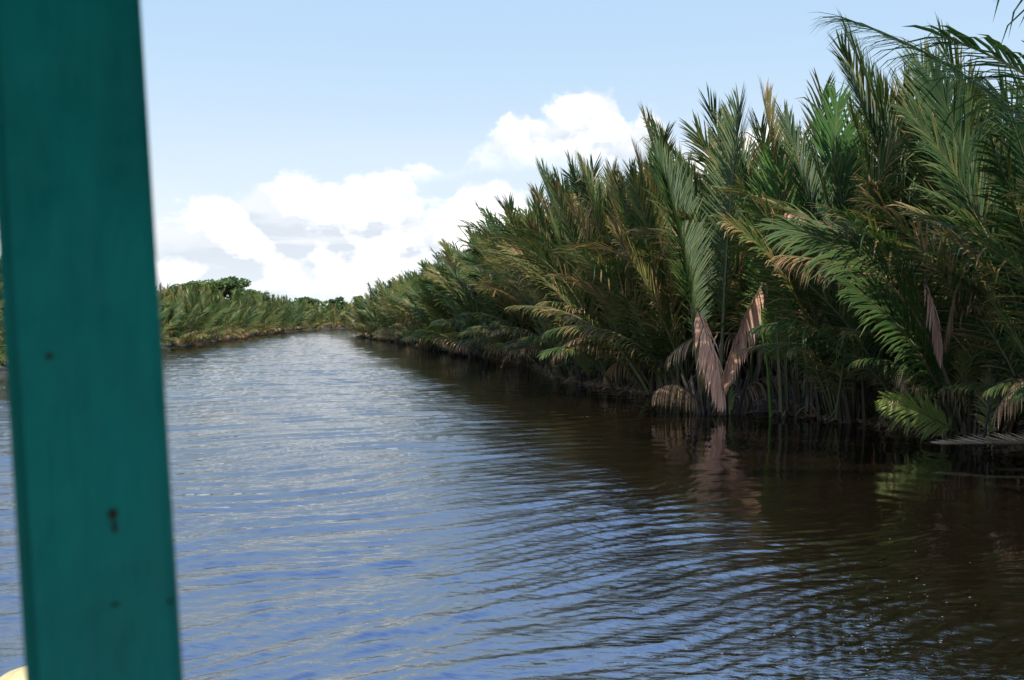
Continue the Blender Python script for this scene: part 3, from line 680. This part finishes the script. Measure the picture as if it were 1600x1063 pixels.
# ------------------------------------------------------------------ the boat the photograph is taken from
def build_boat():
    boat = empty('river_boat', (0, 0, 0))
    tag(boat, 'wooden river boat with a teal painted roof post close to the viewer', 'boat')
    bow = at(50, 1043, 3.5)
    ax = (Vector((bow.x, bow.y, 0))-Vector((-.5, -.6, 0))).normalized(); sd_ = Vector((ax.y, -ax.x, 0))
    O = Vector((bow.x, bow.y, 0))
    def P(s, w, z): q = O-ax*s+sd_*w; return Vector((q.x, q.y, z))
    # hull: sections from the bow backwards
    mb = MB(); secs = []
    prof = [(0, .03, .86), (.4, .12, .84), (1.0, .30, .80), (1.8, .50, .78), (2.8, .68, .72), (4.2, .80, .68), (6.5, .82, .66), (9, .78, .68), (11, .6, .75)]
    for s, w, zt in prof:
        secs.append([P(s, -w, zt), P(s, -w*.93, .35), P(s, -w*.6, -.15), P(s, 0, -.35 if s > .4 else -.1), P(s, w*.6, -.15), P(s, w*.93, .35), P(s, w, zt)])
    vs = [v for q in secs for v in q]; n = 7
    fs = [(i*n+k, i*n+k+1, (i+1)*n+k+1, (i+1)*n+k) for i in range(len(secs)-1) for k in range(n-1)]
    fs.append(tuple((len(secs)-1)*n+k for k in range(n)))
    mb.add(vs, fs); h = mb.build('hull', [M_TEAL], boat, True)
    mb = MB(); d = []
    for s, w, zt in prof[1:]: d += [P(s, -w*.95, zt-.16), P(s, w*.95, zt-.16)]
    mb.add(d, [(2*i, 2*i+1, 2*i+3, 2*i+2) for i in range(len(prof)-2)]); mb.build('deck', [M_WOOD], boat)
    for sg in (-1, 1):
        mb = MB(); mb.tube([P(s, sg*w, zt+.01) for s, w, zt in prof[1:]], [.035]*(len(prof)-1), 8); mb.build('gunwale', [M_TEAL], boat, True)
    # rounded cream head of the bow post
    mb = MB(); T = Vector((bow.x, bow.y, 0)); zt = bow.z; pts = []; rad = []
    for z, rr in ((.62, .19), (zt-.20, .205), (zt-.12, .190), (zt-.06, .150), (zt-.025, .101), (zt-.006, .05), (zt, .012)):
        pts.append(T+Vector((0, 0, z))); rad.append(rr)
    mb.tube(pts, rad, 24); mb.build('bow_post', [M_CREAM], boat, True)
    # roof posts
    def post(base, top, w, dpt, yaw, holes=()):
        bm = bmesh.new(); bmesh.ops.create_cube(bm, size=1); Ln = (top-base).length
        bmesh.ops.scale(bm, vec=(w, dpt, Ln), verts=bm.verts)
        bmesh.ops.bevel(bm, geom=bm.edges[:], offset=.006, segments=3, affect='EDGES')
        me = bpy.data.meshes.new('post'); bm.to_mesh(me); bm.free(); me.materials.append(M_TEAL)
        me.polygons.foreach_set('use_smooth', [False]*len(me.polygons))
        o = link('post', me, boat); o.location = (base+top)/2
        q = (top-base).to_track_quat('Z', 'Y'); o.rotation_mode = 'QUATERNION'
        from mathutils import Quaternion
        z = (top-base).normalized(); x = Vector((cos(yaw), sin(yaw), 0)); x = (x-z*x.dot(z)).normalized(); y = z.cross(x)
        o.rotation_quaternion = Matrix((x, y, z)).transposed().to_quaternion()
        Mi = Matrix.Translation(o.location) @ o.rotation_quaternion.to_matrix().to_4x4(); inv = Mi.inverted()
        for (px, py, rw, rh, nm) in holes:
            c0 = Vector((0, 0, CAM_H)); dr = (at(px, py, 1)-c0); a = inv @ c0; b = inv.to_3x3() @ dr
            tt = (-dpt/2-a.y)/b.y; hit = a+b*tt
            mb = MB(); k = 14; vs = []; r = random.Random(px)
            ring = [(1+.35*r.uniform(-1, 1)) for _ in range(k)]
            for q_ in range(k): vs.append((hit.x+rw*ring[q_]*cos(2*pi*q_/k), -dpt/2-.0006, hit.z+rh*ring[q_]*sin(2*pi*q_/k)))
            for q_ in range(k): vs.append((hit.x+rw*.55*ring[q_]*cos(2*pi*q_/k), -dpt/2-.0016, hit.z+rh*.55*ring[q_]*sin(2*pi*q_/k)))
            mb.add(vs, [tuple(range(k, 2*k))]+[(i, (i+1) % k, k+(i+1) % k, k+i) for i in range(k)])
            mb.build(nm, [M_DARK], o)
        return o
    D = .52
    a = at(96, 0, D); b = at(163, 1063, D); u = (a-b).normalized()
    top = a+u*((2.66-a.z)/u.z); base = b-u*((b.z-.70)/u.z)
    hl = [(77, 557, .0016, .0016, 'nail'), (177, 803, .0022, .0024, 'nail'), (179, 822, .0009, .0045, 'paint_crack'), (266, 940, .0012, .0014, 'nail'), (180, 945, .0022, .0010, 'paint_chip')]
    post(base, top, .0742, .06, R(27), hl)
    lean = Vector((top.x-base.x, top.y-base.y, 0))
    for s, w in ((5.2, .78), (7.2, .78), (3.2, -.70), (5.2, -.78), (7.2, -.78)):
        q = P(s, w, .7); post(q, Vector((q.x, q.y, 2.66)), .08, .07, math.atan2(sd_.y, sd_.x))
    # roof, out of view, built to keep the near post in shade
    mb = MB(); c = []
    s0 = (O-Vector((top.x, top.y, 0))).dot(ax)-.33
    for z0, e in ((2.66, 0), (2.73, .0)):
        for (s, w) in ((s0, -1.25), (s0, 1.25), (9.4, 1.25), (9.4, -1.25)): c.append(P(s, w, z0))
    mb.add(c, [(3,2,1,0),(4,5,6,7),(0,1,5,4),(1,2,6,5),(2,3,7,6),(3,0,4,7)]); rf = mb.build('roof', [M_TEAL], boat)
    for i in range(7):
        s = s0+.25+i*1.0; mb = MB(); cs = []
        for z0 in (2.60, 2.657):
            for (ds, w) in ((-.025, -1.2), (-.025, 1.2), (.025, 1.2), (.025, -1.2)): cs.append(P(s+ds, w, z0))
        mb.add(cs, [(3,2,1,0),(4,5,6,7),(0,1,5,4),(1,2,6,5),(2,3,7,6),(3,0,4,7)]); mb.build('roof_beam', [M_WOOD], rf)
build_boat()
